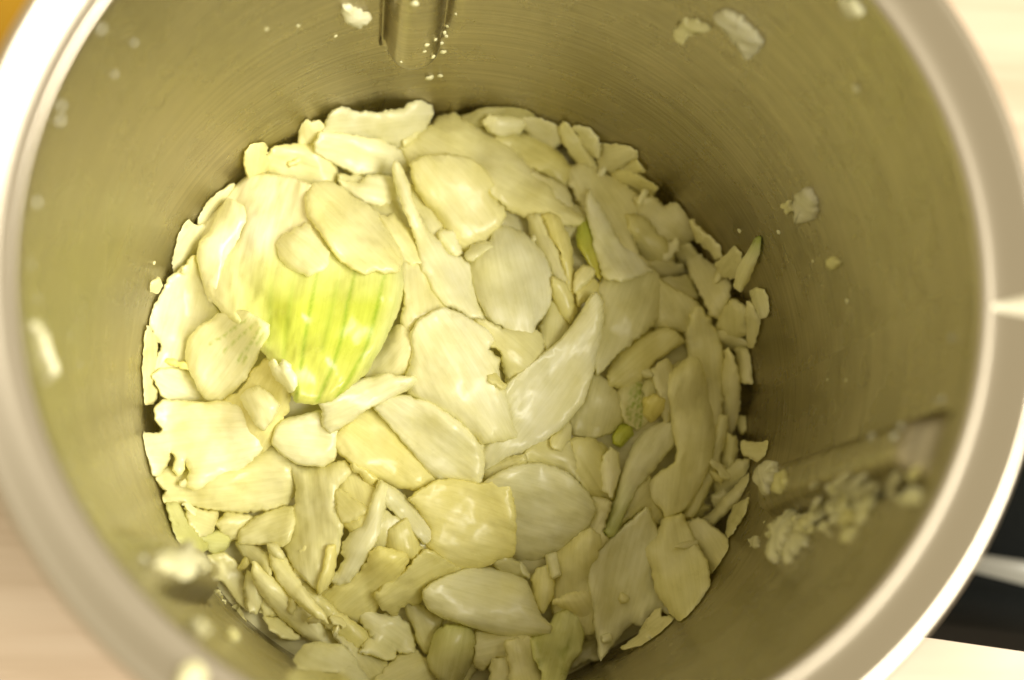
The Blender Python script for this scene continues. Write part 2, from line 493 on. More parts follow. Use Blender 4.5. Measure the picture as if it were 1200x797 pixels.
    faces += [(a, b, b + n, a + n) for a, b in be]
    me = bpy.data.meshes.new(name)
    me.from_pydata([tuple(v * S) for v in verts], [], faces)
    smooth(me)
    uv = me.uv_layers.new(name='UVMap')
    ls = np.zeros(len(me.loops), int); me.loops.foreach_get('vertex_index', ls)
    off = rng.uniform(0, 40, 2)
    uu = np.concatenate([U, U]) * 0.0191 + off[0]; vv = np.concatenate([Vv, Vv]) * 0.0191 + off[1]
    # fibres converge a little towards the ends
    uvd = np.stack([uu[ls], (vv[ls] - off[1]) / (1 - 0.35 * (np.concatenate([U, U])[ls] / um) ** 2) + off[1]], 1)
    uv.data.foreach_set('uv', uvd.ravel().astype(np.float32))
    a, b = TINT[tint]
    a = np.array(a); b = np.array(b)
    s1 = rng.uniform(0, 80)
    k = np.array([0.5 + 0.9 * noise.noise(Vector((p[0] * 0.018 + s1, p[1] * 0.018, 1))) for p in vp])
    k = np.clip(k + (Vv / vm) * 0.12, 0, 1)
    colr = a[None] * (1 - k[:, None]) + b[None] * k[:, None]
    colr *= rng.uniform(0.93, 1.04)
    colr = colr * (1 + 0.05 * np.exp(-(ed / 2.5) ** 2))[:, None]
    if paint: colr = paint(vp, colr, ed)
    cc = np.ones((2 * n, 4)); cc[:n, :3] = colr; cc[n:, :3] = colr
    al = (1 - clear) * (1 - feather * np.exp(-(ed / 4.2) ** 1.6)); cc[:n, 3] = al; cc[n:, 3] = al
    ca_ = me.color_attributes.new('tint', 'FLOAT_COLOR', 'POINT')
    ca_.data.foreach_set('color', cc.ravel().astype(np.float32))
    bset = {(min(a, b), max(a, b)) for a, b in be} | {(min(a, b) + n, max(a, b) + n) for a, b in be}
    me.update(calc_edges=True)
    sh = me.attributes.new('sharp_edge', 'BOOLEAN', 'EDGE')
    sh.data.foreach_set('value', [(min(q.vertices), max(q.vertices)) in bset for q in me.edges])
    ob = link(name, me, M_ONION, None, tuple(cen * S))
    if label: tag(ob, label, cat, group)
    else: ob['group'] = group
    # update depth field
    if Dref is None:
        i0 = max(0, int((x0 - X0) / ST)); i1 = min(Dm.shape[1], int((x1 - X0) / ST) + 2)
        j0 = max(0, int((y0 - Y0) / ST)); j1 = min(Dm.shape[0], int((y1 - Y0) / ST) + 2)
        if i1 > i0 and j1 > j0:
            sx = GX[j0:j1, i0:i1]; sy = GY[j0:j1, i0:i1]
            ins = inside(sx, sy, o)
            if ins.any():
                qx = sx[ins]; qy = sy[ins]
                # nearest vertex top
                d2 = (qx[:, None] - vp[None, :, 0]) ** 2 + (qy[:, None] - vp[None, :, 1]) ** 2
                wgt = 1 / (d2 + 4); near = np.argpartition(d2, min(4, n - 1), 1)[:, :5]
                ww = np.take_along_axis(wgt, near, 1); tv = top[near]
                tq = (ww * tv).sum(1) / ww.sum(1)
                sub = Dm[j0:j1, i0:i1]; sub[ins] = np.minimum(sub[ins], tq)
    ALL.append(ob); TOPS[ob.name] = (vp, top)
    return ob

# deep mass of pieces below the visible ones
def core():
    vs = []; fs = []; NR, NA = 44, 240
    for i in range(NR + 1):
        for a in range(NA):
            t = 2 * math.pi * a / NA; r = 6.86 * i / NR
            x = r * math.cos(t); y = r * math.sin(t)
            z = float(heap_z(x, y)) - 0.05
            q = Vector((x * 0.9, y * 0.9, 0))
            z += 0.25 * noise.noise(q) - 0.1 * abs(noise.noise(q * 3))
            m = wall_r(z) - 0.02
            k = m / 6.86
            vs.append((x * k * S, y * k * S, z * S))
    for i in range(NR):
        for a in range(NA):
            b = (a + 1) % NA
            fs.append((i * NA + a, (i + 1) * NA + a, (i + 1) * NA + b, i * NA + b))
    me = bpy.data.meshes.new('onion_mass'); me.from_pydata(vs, [], fs); smooth(me)
    uv = me.uv_layers.new(name='UVMap')
    for l in me.loops:
        v = me.vertices[l.vertex_index].co; uv.data[l.index].uv = (v.x / S, v.y / S)
    ca_ = me.color_attributes.new('tint', 'FLOAT_COLOR', 'POINT')
    ca_.data.foreach_set('color', np.tile([0.78, 0.74, 0.42, 1], len(vs)).astype(np.float32))
    ob = link('onion_mass', me, M_ONION)
    tag(ob, 'packed mass of chopped onion deep under the visible slices', 'chopped onion', kind='stuff')
core()

# ---- filler slices under the traced ones
RFILL = 'onion slice half buried under the large top slices of the heap'
HEAP_O = np.array([(182,340),(205,265),(245,225),(300,190),(360,150),(440,138),(540,138),(620,142),(690,168),(745,205),(790,255),(835,310),(872,360),(872,440),
                   (868,520),(850,590),(835,640),(800,690),(740,720),(690,755),(640,790),(560,815),(470,800),(400,770),(330,715),(270,655),(215,600),(190,540),(178,440)], float)
def filler(cx, cy, L, Wd, ang, tint, group, label, th=2.2, tilt=(0, 0)):
    n = 11; pts = []
    for i in range(n):
        a = 2 * math.pi * i / n
        rr = 1 + rng.uniform(-.2, .15)
        x = math.cos(a) * L / 2 * rr; y = math.sin(a) * Wd / 2 * rr * (1 - 0.25 * math.cos(a))
        pts += [cx + x * math.cos(ang) - y * math.sin(ang), cy + x * math.sin(ang) + y * math.cos(ang)]
    return piece(tint, th, rng.uniform(-0.05, 0.12), tilt, label, pts, 1.4, group=group)
cnt = 0
while cnt < 105:
    x = rng.uniform(170, 880); y = rng.uniform(125, 810)
    if not inside(np.array([x]), np.array([y]), HEAP_O)[0]: continue
    cnt += 1
    filler(x, y, rng.uniform(50, 100), rng.uniform(22, 46), rng.uniform(0, 6.28), 'YPTCY'[cnt % 5],
           'onion slices buried under the top layer', RFILL, 2.0, (rng.uniform(-.4, .4), rng.uniform(-.4, .4)))

def green_paint(vp, col, ed):
    out = col.copy()
    lines = [[(322,300),(318,330),(316,380),(314,410)], [(374,310),(368,340),(362,370),(356,405),(349,456),(346,470)],
             [(418,300),(414,330),(407,356),(404,375),(398,404),(388,434),(372,470)], [(455,310),(448,332),(443,356),(436,385),(428,410),(406,450),(395,465)],
             [(345,320),(338,370),(332,420)], [(396,330),(386,375),(378,410)], [(470,335),(462,360),(450,400),(430,430)]]
    for i, (x, y) in enumerate(vp):
        # colour goes cream (crown) -> lime -> pale yellow at the left flank
        g = np.clip((y - 268) / 90, 0, 1) * np.clip((x - 235 - 0.25 * (y - 300)) / 75, 0.12, 1) * np.clip((492 - (x + 0.35 * (y - 330))) / 40, 0.15, 1)
        cream = np.array([0.90, 0.86, 0.55]); b_ = np.clip((y - 400) / 80, 0, 1) * 0.6; lime = np.array([0.66, 0.725, 0.10]) * (1 - b_) + np.array([0.80, 0.75, 0.30]) * b_
        c = cream * (1 - g) + lime * g
        st = noise.noise(Vector(((x + 0.22 * (y - 300)) * 0.16, y * 0.012, 0)))
        c = c * (1 + 0.05 * st * g)
        for k, ln in enumerate(lines):
            d = 99
            for (ax, ay), (bx, by) in zip(ln[:-1], ln[1:]):
                L2 = (bx - ax) ** 2 + (by - ay) ** 2; t = max(0, min(1, ((x - ax) * (bx - ax) + (y - ay) * (by - ay)) / L2))
                d = min(d, math.hypot(x - ax - t * (bx - ax), y - ay - t * (by - ay)))
            s = (0.75 if k in (1, 2, 3) else 0.35) * math.exp(-(d / (2.2 if k in (1, 2, 3) else 3)) ** 2) * max(g, 0.2)
            c = c * (1 - s) + np.array([0.30, 0.46, 0.02]) * s
        glare = math.exp(-(((x - 292) / 30) ** 2 + ((y - 272) / 26) ** 2)); c = c * (1 - 0.8 * glare) + np.array([0.92, 0.90, 0.74]) * 0.8 * glare  # wet glare painted into the colour as a soft white patch
        out[i] = c
    return out
def lines_paint(lines, w=1.4, colr=(0.42, 0.52, 0.06), amt=0.7):
    def f(vp, col, ed):
        out = col.copy()
        for i, (x, y) in enumerate(vp):
            for (ax, ay), (bx, by) in lines:
                L2 = (bx - ax) ** 2 + (by - ay) ** 2; t = max(0, min(1, ((x - ax) * (bx - ax) + (y - ay) * (by - ay)) / L2))
                d = math.hypot(x - ax - t * (bx - ax), y - ay - t * (by - ay))
                s = amt * math.exp(-(d / w) ** 2)
                out[i] = out[i] * (1 - s) + np.array(colr) * s
        return out
    return f
def grad_paint(p0, p1, colr, pw=1.0):
    """real colour change along the piece (green growing end)"""
    def f(vp, col, ed):
        d = np.array(p1, float) - np.array(p0, float)
        t = np.clip(((vp - np.array(p0)) @ d) / (d @ d), 0, 1) ** pw
        return col * (1 - t[:, None]) + np.array(colr)[None] * t[:, None]
    return f
Z = (0, 0)
P = piece
# ---------------- back edge of the heap (top of the photo)
P('P',2,0,Z,'small upright onion bit behind the long curved slice at the back of the heap',[350,140,358,136,364,143,374,142,384,152,376,172,352,174])
P('T',2,0.1,Z,'grey translucent onion slice furthest back against the steel wall',[540,136,570,127,600,123,618,126,628,134,610,146,575,150,545,148],0.6,clear=0.35)
P('P',2.5,0,Z,'onion slice sloping away behind the oval chip at the back',[605,142,614,135,630,137,646,144,658,152,658,166,646,178,634,172,620,160])
P('P',2.5,0,Z,'dim onion flake at the back right edge under the pointed flake',[740,188,746,186,752,194,756,202,738,204,722,200])
P('P',2.2,0,Z,'dark rimmed pointed onion flake reaching toward the back right wall',[700,186,704,168,728,169,750,173,746,184,734,191,718,201,704,200])
P('Y',2.2,0.05,Z,'yellowish wedge of onion under the pointed flake at the back right',[712,200,740,200,760,211,772,219,762,230,742,228,726,216])
P('C',2.8,0.08,(0,-.4),'narrow upright onion sliver beside the torn flake at the back right',[656,146,661,141,672,152,690,176,702,198,712,222,690,208,676,192,666,176,656,160],0.8)
P('W',2.5,0,Z,'torn pale onion flake standing at the back right edge',[672,150,678,146,691,149,699,160,704,173,701,187,690,178,680,163])
P('Y',3,0.12,Z,'yellow onion slice running diagonally below the oval chip at the back',[576,160,604,155,620,156,642,170,662,185,670,198,666,210,664,220,640,206,618,194,598,178,582,170])
P('P',2.5,0.1,Z,'thin onion slice tucked under the diagonal slices right of centre back',[620,200,645,208,664,222,672,240,664,262,648,240,634,222])
P('C',3,0.25,Z,'broad long onion slice stretching from back centre toward the right',[468,174,484,160,497,152,514,139,532,131,542,140,560,148,574,156,586,162,602,178,625,198,642,214,654,234,672,248,692,260,678,266,654,262,634,252,615,254,600,248,588,240,574,226,566,204,548,192,520,186,494,188,480,194],0.9)
P('W',3,0.15,Z,'small oval onion chip resting on the back edge of the heap',[567,143,576,136,594,135,611,140,617,147,609,156,584,160,571,152],0.6)
P('P',2.5,0.1,Z,'brownish white onion piece at the right edge below the yellow wedge',[744,232,764,228,778,242,790,236,804,250,816,278,800,290,780,290,764,272,748,256])
P('P',2.5,0.05,Z,'curved onion chip on the right edge just above the triangle of dark gap',[808,256,826,272,846,288,846,302,838,304,830,292,814,280])
P('T',2.5,0.05,Z,'dull onion piece in the shadow right of the heap above the diamond slice',[786,288,808,284,822,302,830,312,812,318,794,308])
P('Y',2.5,0.15,Z,'soft yellowish onion slice on the right slope under the long tall slice',[732,252,744,250,764,262,784,288,790,304,770,312,756,306,742,290])
P('P',2.5,0.1,(.3,0),'onion slice on the right slope below the back right flakes',[664,196,682,192,704,202,724,212,748,228,748,252,738,262,744,290,762,312,744,322,718,296,700,266,686,252,676,232,666,216])
P('P',2,0,Z,'short pale onion stick lying level on the right slope',[758,308,780,304,800,310,804,320,782,326,762,320])
P('P',2,0.05,Z,'dull onion piece between the level stick and the diamond slice',[774,326,808,324,820,350,794,348,778,338])
P('P',2.5,0.15,Z,'diamond shaped onion slice pointing down at the right edge of the heap',[804,302,820,299,838,314,856,332,856,344,842,372,832,369,824,350,808,320])
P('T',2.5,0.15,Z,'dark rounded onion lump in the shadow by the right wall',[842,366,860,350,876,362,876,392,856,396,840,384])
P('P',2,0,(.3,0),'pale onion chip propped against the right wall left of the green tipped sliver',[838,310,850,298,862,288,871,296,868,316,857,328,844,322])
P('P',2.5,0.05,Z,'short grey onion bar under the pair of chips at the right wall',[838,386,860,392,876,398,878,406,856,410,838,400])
P('W',2.6,0.08,(.5,0),'narrow green tipped onion sliver standing against the right wall',[893,275,890,300,876,330,868,342,860,336,864,314,876,296,886,280],0.5,paint=grad_paint((878,312),(893,276),(0.36,0.46,0.05),1.6),dens=4)
P('P',2,0.05,(.3,0),'thin onion sliver under the crumpled chip at the right wall',[875,354,882,356,892,374,889,392,883,408,876,406,875,384])
P('W',2,0.1,(.5,0),'crumpled white onion chip stuck at the right wall above the thin sliver',[878,342,886,338,898,338,903,350,899,372,891,371,883,356])
P('P',2,0.05,Z,'onion stick hanging down beside the right wall under the grey bar',[862,408,876,408,881,428,881,449,872,450,865,440])
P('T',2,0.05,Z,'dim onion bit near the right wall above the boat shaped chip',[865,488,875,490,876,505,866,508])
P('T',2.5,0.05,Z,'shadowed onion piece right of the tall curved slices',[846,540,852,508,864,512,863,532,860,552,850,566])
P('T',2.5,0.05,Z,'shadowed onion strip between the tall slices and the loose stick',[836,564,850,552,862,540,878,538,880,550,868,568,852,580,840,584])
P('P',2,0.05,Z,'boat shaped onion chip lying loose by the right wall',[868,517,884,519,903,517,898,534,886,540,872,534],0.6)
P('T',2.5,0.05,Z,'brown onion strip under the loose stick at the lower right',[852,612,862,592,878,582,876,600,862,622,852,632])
P('P',2.5,0.05,Z,'small onion bit left of the loose stick at the lower right',[834,580,848,572,856,580,848,590,836,598])
P('P',2.2,0.08,Z,'straight loose onion stick lying on the right slope above the lower corner',[820,610,834,600,852,580,870,562,880,555,884,566,866,586,848,604,834,617],0.6)
P('P',2.6,0.1,Z,'rough onion flake at the lower right edge beneath the loose stick',[800,612,820,606,838,620,852,630,855,645,850,658,838,676,828,664,818,644,806,630])
# ---------------- left back
P('P',2.2,0,Z,'pale onion slice behind the big green bulb at its upper left',[276,214,262,222,242,230,236,244,230,266,248,268,262,256,276,236])
P('C',2.8,0.05,(-.2,0),'square onion knob standing above the crown of the green bulb',[287,178,292,168,308,166,314,172,312,180,320,192,310,206,290,210,286,192],0.7)
P('C',3,0.2,Z,'broad yellow onion slice above the green bulb at the back left',[310,182,324,171,366,170,384,184,396,200,394,222,366,226,340,214,314,204])
P('T',2,0.0,Z,'yellow onion slice under the curled knobbly piece near the back left',[396,204,420,206,440,214,470,240,482,262,470,280,440,260,412,236,400,224])
P('W',2.2,0.1,(-.3,0),'pointed onion slice on the left edge beside the bulb',[218,256,230,266,248,264,252,276,240,292,226,300,214,318,203,320,199,306,206,284])
P('P',2,0.05,Z,'onion bit stuck to the left wall beside the heap',[174,330,186,325,191,334,184,344,175,340],0.6,name='onion_bit')
P('P',2.2,0,(-.3,0),'dim fringe of onion hanging on the far left edge of the heap',[174,382,184,400,182,430,178,450,184,458,180,472,168,474,165,430,169,396],1)
# ---------------- middle lower layer
P('C',2.8,0.25,(0,0),'smooth shadowed onion slice between the green bulb and the centre bulb',[468,300,492,308,506,332,522,358,510,372,488,380,478,392,470,380,474,350])
P('P',2.4,0.1,Z,'dull onion slice tucked right of the green bulb above the long white strip',[440,400,456,388,470,380,482,390,490,402,484,420,480,438,452,444,424,446])
P('C',2.4,0.1,Z,'onion slice under the broad back slice beside the thin white strip',[478,208,490,222,504,244,516,256,524,284,510,290,492,262,482,240])
P('Y',3,0.1,Z,'yellow onion slice in the shaded gap left of the centre stem strips',[390,556,410,544,424,556,440,574,444,600,430,618,412,624,396,606,388,580])
P('T',2,0.1,Z,'onion slice in shadow under the crossing stem strips',[446,596,480,616,498,630,506,642,488,662,456,676,430,664,438,632])
P('Y',2.5,0.1,Z,'short yellowish onion bar below the crossed strips',[456,620,478,604,486,626,496,642,486,654,462,654,452,640])
# right middle under pieces
P('C',2.6,0.12,(0,.0),'narrow onion strip just right of the large smooth oval slice',[618,252,636,250,646,272,660,306,670,330,662,340,648,322,636,298,622,276])
P('Y',2.6,0.12,Z,'bent onion strip second to the right of the large smooth oval slice',[634,250,652,250,666,276,671,302,673,340,668,354,662,330,660,306,646,276])
P('T',2.5,0.1,Z,'onion strip in the hollow below the two bent strips',[634,376,646,352,662,374,668,388,654,404,640,412,632,398])
P('Y',2.8,0.12,Z,'yellow onion strip ending in a blunt tip under the bent strips',[646,324,660,330,672,346,676,366,668,380,656,368,648,348],0.7)
P('Y',2.5,0.1,Z,'onion slice in the small dark pocket below the bright green shoot',[672,338,682,330,698,326,703,342,690,350,678,360])
P('C',2.6,0.08,Z,'short pale onion stub below the bright green shoot',[673,325,682,311,697,313,697,322,682,338,673,344],0.7)
P('N',3,0.12,Z,'bright green onion shoot poking up between slices right of centre',[680,256,688,254,694,270,696,290,706,318,704,330,692,312,680,294,676,278],0.5,paint=grad_paint((683,275),(704,326),(0.74,0.68,0.14),0.8),dens=4)
P('C',3,0.25,Z,'shaded bulging onion piece right of the tall glossy slice',[694,432,712,446,726,464,734,490,722,504,696,516,670,510,666,490,680,470])
P('T',2.4,0.1,Z,'green striped onion piece in the pocket left of the yellow cube',[724,458,740,446,757,440,758,466,760,494,748,504,734,496,724,476],0.8,paint=lines_paint([((752,448),(744,500)),((748,448),(738,492)),((742,452),(734,488)),((756,452),(750,500))],1.3,(0.34,0.46,0.03),0.9),dens=3.6)
P('K',4,0.05,(.3,-.2),'small deep yellow onion cube in the pocket right of centre',[754,466,767,463,780,468,778,482,763,496,754,486],0.5,name='onion_cube',cat='onion cube')
P('P',2.4,0.05,Z,'dim onion strip behind the long pale curved slice',[762,434,782,420,792,440,786,470,784,500,776,490,770,460])
P('N',2.6,0.1,Z,'bright green onion bit in the dark pocket below the striped piece',[718,510,728,497,740,498,742,508,728,524,718,520],0.6,name='onion_bit')
P('Y',3,0.15,Z,'yellow onion slice under the white flake right of the round slice',[668,514,690,512,712,524,722,560,720,586,692,584,676,562,666,538])
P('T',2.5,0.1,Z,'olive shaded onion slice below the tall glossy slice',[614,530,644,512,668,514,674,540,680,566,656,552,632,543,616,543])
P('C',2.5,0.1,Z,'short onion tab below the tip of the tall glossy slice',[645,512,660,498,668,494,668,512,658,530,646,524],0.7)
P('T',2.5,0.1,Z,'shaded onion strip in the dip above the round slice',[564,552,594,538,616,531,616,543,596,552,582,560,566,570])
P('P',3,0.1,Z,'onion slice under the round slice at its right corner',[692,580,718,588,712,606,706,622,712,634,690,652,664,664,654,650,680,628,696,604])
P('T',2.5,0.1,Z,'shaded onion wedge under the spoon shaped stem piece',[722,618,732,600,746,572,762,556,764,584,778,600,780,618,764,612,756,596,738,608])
# right tall slices
P('P',2.8,0.12,Z,'brownish onion slice at the far right behind the tall curved slices',[852,406,861,420,867,450,867,480,861,498,856,510,846,490,846,440])
P('C',2.8,0.15,Z,'onion slice right of the tall veined slice',[768,322,792,340,810,348,820,356,812,370,804,388,786,386,766,384])
P('C',2.8,0.12,(.2,0),'tall pale onion slice curving behind the long curved slice',[802,388,810,370,820,357,832,374,840,392,848,414,849,440,847,470,843,496,838,524,828,530,820,440,806,420])
P('C',2.6,0.1,Z,'narrow lower right onion strip along the outside of the long curved slice',[842,484,852,487,853,506,847,526,841,548,832,570,822,594,812,608,798,606,812,580,828,550,834,520],0.7)
P('Y',2.8,0.3,(0,-.2),'domed yellow onion slice beside the speck right of centre',[804,402,790,387,776,384,762,388,744,398,726,412,714,430,711,452,728,456,735,461,746,452,757,440,768,424,786,410])
P('W',2.2,0,Z,'tiny clear onion flake on the edge of the domed yellow slice',[752,436,758,433,766,436,767,441,758,443,753,440],0.5,name='onion_flake',clear=0.3)
P('C',3,0.22,(-.2,0),'large veined onion slice leaning right of the tall glossy slice',[698,338,707,322,722,316,742,306,758,308,772,324,775,350,770,374,764,384,744,398,724,414,708,432,698,440,694,420,702,380,706,354])
P('W',3,0.15,(-.1,0),'tall tapering white onion slice above the large veined slice',[690,220,700,236,714,262,728,286,748,298,766,318,752,322,730,330,708,326,698,294,692,264,687,240])
P('C',3.2,0.3,(.2,0),'long pale curved onion slice on the right side of the heap',[803,422,809,417,818,419,823,430,827,450,831,470,836,492,838,512,834,540,824,564,810,588,798,600,778,608,776,596,760,584,757,568,770,556,790,542,794,528,788,506,786,480,780,452,782,438,792,432],0.6)
P('W',3,0.22,(.2,.2),'spoon shaped onion piece with a thin greenish stem right of centre',[778,493,790,496,790,520,766,550,746,572,732,602,721,628,712,630,707,621,714,608,724,576,731,550,741,524,752,508,764,499],0.5,paint=grad_paint((738,560),(712,626),(0.66,0.70,0.26),0.9))
P('W',2.2,0.05,Z,'thin white onion flake lying on the yellow slice right of the round slice',[716,524,724,533,726,554,722,570,716,582,705,574,703,550,708,532],0.9,name='onion_flake')
# ---------------- green bulb and left side
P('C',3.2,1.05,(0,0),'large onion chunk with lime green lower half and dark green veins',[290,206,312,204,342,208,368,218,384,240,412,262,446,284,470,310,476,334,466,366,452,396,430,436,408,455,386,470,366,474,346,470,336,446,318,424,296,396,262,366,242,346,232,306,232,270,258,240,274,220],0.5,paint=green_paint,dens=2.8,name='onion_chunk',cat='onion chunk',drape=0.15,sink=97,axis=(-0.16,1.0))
P('W',2.6,0.12,(-.3,0),'smooth white onion strip along the upper left flank of the green bulb',[268,232,286,242,288,258,278,280,264,304,257,324,255,352,246,354,238,330,231,304,234,284,246,272,256,248],0.5)
P('W',2.6,0.15,(-.2,0),'pale onion slice with a torn left edge at the far left',[210,316,228,298,234,318,244,342,258,372,242,382,222,398,216,424,214,434,196,434,179,436,184,418,190,407,182,396,176,380,179,362,190,342,198,324])
P('W',2.6,0.25,(0,.1),'thin curled onion shell resting on the top of the lime green area',[360,262,374,278,386,298,383,314,370,319,360,324,340,315,328,304,323,284,334,274,346,268],0.9,clear=0.25)
P('W',2.6,0.12,(-.3,0),'rounded white onion slice at the left edge above the large torn slice',[177,440,186,432,208,431,226,438,244,456,246,470,222,474,200,472,190,464,184,450],0.6)
P('W',2.6,0.3,(-.1,0),'clear fan shaped onion shell with fine green lines left of the lime area',[218,412,220,398,232,385,256,368,284,364,300,371,315,380,315,392,302,418,290,440,274,458,258,472,240,468,228,446,218,428],0.5,paint=lines_paint([((306,384),(278,424)),((310,390),(284,426)),((300,378),(262,412)),((290,374),(246,404))],1.2,(0.52,0.62,0.14),0.75),dens=3.6,clear=0.2,sink=93)
P('Y',2.8,0.1,Z,'yellow onion slice under the small white cube on the left',[258,472,284,458,300,428,318,418,338,432,342,458,336,484,328,504,318,520,300,536,276,530,262,500])
P('W',2.2,0.05,(.2,0),'jagged white onion flake right of the small white cube',[314,424,320,421,328,430,331,420,340,430,348,444,346,459,338,458,326,446,319,434],0.9,name='onion_flake')
P('C',3,0.2,(0,.1),'broad onion slice spread over the lower left of the heap',[318,520,334,530,348,546,350,566,346,582,336,592,320,598,284,600,256,598,226,594,207,590,203,593,190,588,193,574,181,562,181,552,204,548,240,556,280,545])
P('W',3,0.25,(-.15,.1),'large torn onion slice with ragged notches on the left side',[181,478,190,468,202,470,232,472,262,470,284,474,298,500,310,510,304,530,282,550,258,558,244,565,229,575,218,570,223,552,217,541,213,554,208,557,203,550,206,537,200,530,196,545,190,552,181,558,172,536,165,508,188,508,190,504,182,492],0.8)
P('W',5,0.1,(-.2,-.3),'small solid white onion cube on the left side below the fan shell',[281,466,289,457,301,452,316,462,328,474,321,489,309,505,300,499,290,480],0.4,name='onion_cube',cat='onion cube',edge=8)
# ---------------- upper middle
P('W',3,0.2,(0,-.2),'long curved onion slice with a raised right end at the back left',[376,156,387,134,399,124,410,128,417,131,440,132,464,129,473,127,483,120,492,116,500,120,508,126,508,134,496,154,484,162,468,174,458,170,440,165,408,162,386,160],0.8)
P('W',2.8,0.15,Z,'ribbed pinkish white onion slice in front of the raised back slice',[368,168,376,154,408,158,436,162,452,168,468,175,480,188,478,202,462,202,440,206,418,204,402,196,380,186,369,176],0.6)
P('W',3,0.2,(0,.1),'curled knobbly white onion piece near the back left',[395,209,408,213,421,216,429,207,444,205,460,207,466,222,468,238,454,244,430,238,412,229,402,220],0.7)
P('C',2.8,0.25,Z,'rounded onion slice tucked under the smooth slice above the lime area',[440,252,462,254,480,268,494,296,496,308,482,310,468,306,460,288,450,268])
P('C',3.2,0.35,(0,.2),'large smooth onion slice overlapping the top of the lime green area',[366,216,384,212,402,220,414,232,430,240,448,256,462,276,472,304,467,319,452,320,440,317,428,322,414,316,398,306,384,286,372,268,360,252,357,232],0.5)
P('W',3,0.15,(0,0),'long white onion slice tapering to a thin tip above centre',[463,188,470,196,478,212,482,232,492,256,500,270,514,282,524,298,542,302,552,310,554,330,560,354,573,376,560,377,547,371,533,362,520,358,506,340,500,324,492,312,491,296,485,276,474,246,467,226,460,200],0.6)
P('C',3.2,0.4,(0,.0),'large domed onion slice left of the smooth oval slice',[480,192,496,184,514,180,530,182,552,187,570,198,579,216,571,226,579,233,589,243,592,251,588,262,578,272,570,284,552,294,536,292,524,278,512,250,499,238,488,222,482,206],0.7)
P('W',2.2,0.05,Z,'white onion crumb left of the large smooth oval slice',[513,274,520,268,532,273,537,286,543,297,533,301,524,296,519,286,515,280],0.8,name='onion_bit')
P('W',3.2,0.45,(0,.2),'large smooth oval onion slice above the centre hollow',[582,264,604,268,622,280,634,292,642,306,646,322,648,338,645,356,638,370,628,380,626,389,622,396,608,395,592,390,589,383,574,377,566,360,556,340,550,322,551,304,562,294,574,284],0.6)
P('W',2.2,0.1,Z,'folded white onion end touching the upper left of the smooth oval slice',[544,299,553,289,568,282,580,289,566,297,555,306,547,305],0.6,name='onion_bit')
# ---------------- centre
P('C',2.6,0.15,Z,'onion slice behind the centre hollow under the smooth oval slice',[556,372,592,386,628,386,638,402,638,416,622,434,610,442,594,451,590,430,588,412,570,404])
P('W',3.2,-0.25,(.35,-.1),'tall glossy cupped onion slice rising to the right of the centre hollow',[698,342,706,354,707,372,704,395,699,412,694,440,683,472,663,497,634,520,614,531,594,540,566,556,562,530,574,512,596,490,590,470,590,456,598,446,618,430,640,412,656,400,670,382,684,362,690,350],0.4,drape=0.15)
P('W',3.6,0.6,(-.1,.1),'thick rounded onion bulb piece at the centre of the heap',[480,394,489,376,505,366,521,360,548,372,572,386,580,398,572,409,580,417,585,420,584,432,586,446,592,458,596,476,600,496,607,512,592,516,566,520,558,512,538,500,518,484,498,472,480,462,474,448,480,430,482,412],0.5,name='onion_chunk',cat='onion chunk')
P('T',1.6,0,(.4,0),'thin translucent onion scrap at the mouth of the centre hollow',[570,440,580,438,588,446,592,452,588,457,580,450,572,446],0.8,name='onion_flake',clear=0.4)
P('Y',3,0.25,(0,.2),'yellow onion slice below the long white strip left of centre',[398,504,414,490,440,472,456,480,468,506,486,528,502,550,512,564,492,574,466,572,446,564,420,549,398,532,386,516],0.6)
P('W',3,0.25,(0,.1),'pale onion slice fanning down from the centre bulb',[438,477,452,466,472,464,500,470,520,482,542,498,566,518,568,544,563,569,540,566,512,564,498,548,484,532,468,512,452,494],0.6)
P('C',3,0.25,Z,'broad yellow onion slice left of the crossing stem strips',[318,518,334,534,352,548,380,546,402,540,412,548,406,560,394,572,396,600,402,614,398,640,394,656,386,682,370,690,354,676,338,656,332,636,334,612,346,592,348,570,340,548],0.7)
P('W',3,0.2,(-.1,.1),'wide end of the pale onion slice under the long white strip',[332,492,350,488,376,480,388,496,398,506,398,520,392,538,378,547,350,544,330,532,318,518,322,500],0.4)
P('W',3,0.15,(0,-.1),'long curved white onion strip below the lime green area',[372,471,386,468,400,456,422,446,440,441,454,437,464,441,489,442,490,448,480,456,468,462,440,474,422,484,414,493,398,503,386,508,377,496,379,481],0.5)
P('T',1.6,0.0,Z,'crinkled glassy onion skin left of the crossing strips',[392,574,398,572,414,584,431,595,425,603,414,611,400,612,396,600],1.2,name='onion_flake',clear=0.4)
P('Y',2,0.05,Z,'small onion flap hanging below the yellow slice near the crossing strips',[412,542,422,548,444,561,437,571,429,566,422,554,414,552],0.7)
P('W',3,0.15,(-.1,.1),'long onion strip running down left from the crossing point',[445,562,456,572,452,596,446,622,436,644,422,666,408,683,394,686,386,680,396,668,404,655,400,648,402,638,414,621,425,616,431,600,438,580],0.6)
P('W',3,0.1,Z,'flat pale onion strip crossing to the right below centre',[446,563,462,572,478,584,492,600,507,622,510,632,498,638,484,624,464,603,450,588],0.5)
P('W',3.2,0.5,(0,0),'large rounded onion slice right of the broad yellow slice below centre',[566,566,584,554,608,545,632,542,658,550,678,565,692,582,699,596,692,612,678,632,658,646,632,656,606,658,590,646,580,600],0.5)
P('Y',3.2,0.4,(0,.1),'broad yellow onion slice just below the centre of the heap',[478,584,494,573,512,563,534,561,562,568,580,563,598,564,602,590,605,620,602,652,584,654,574,662,552,667,536,671,518,658,500,640,506,622,492,600],0.6)
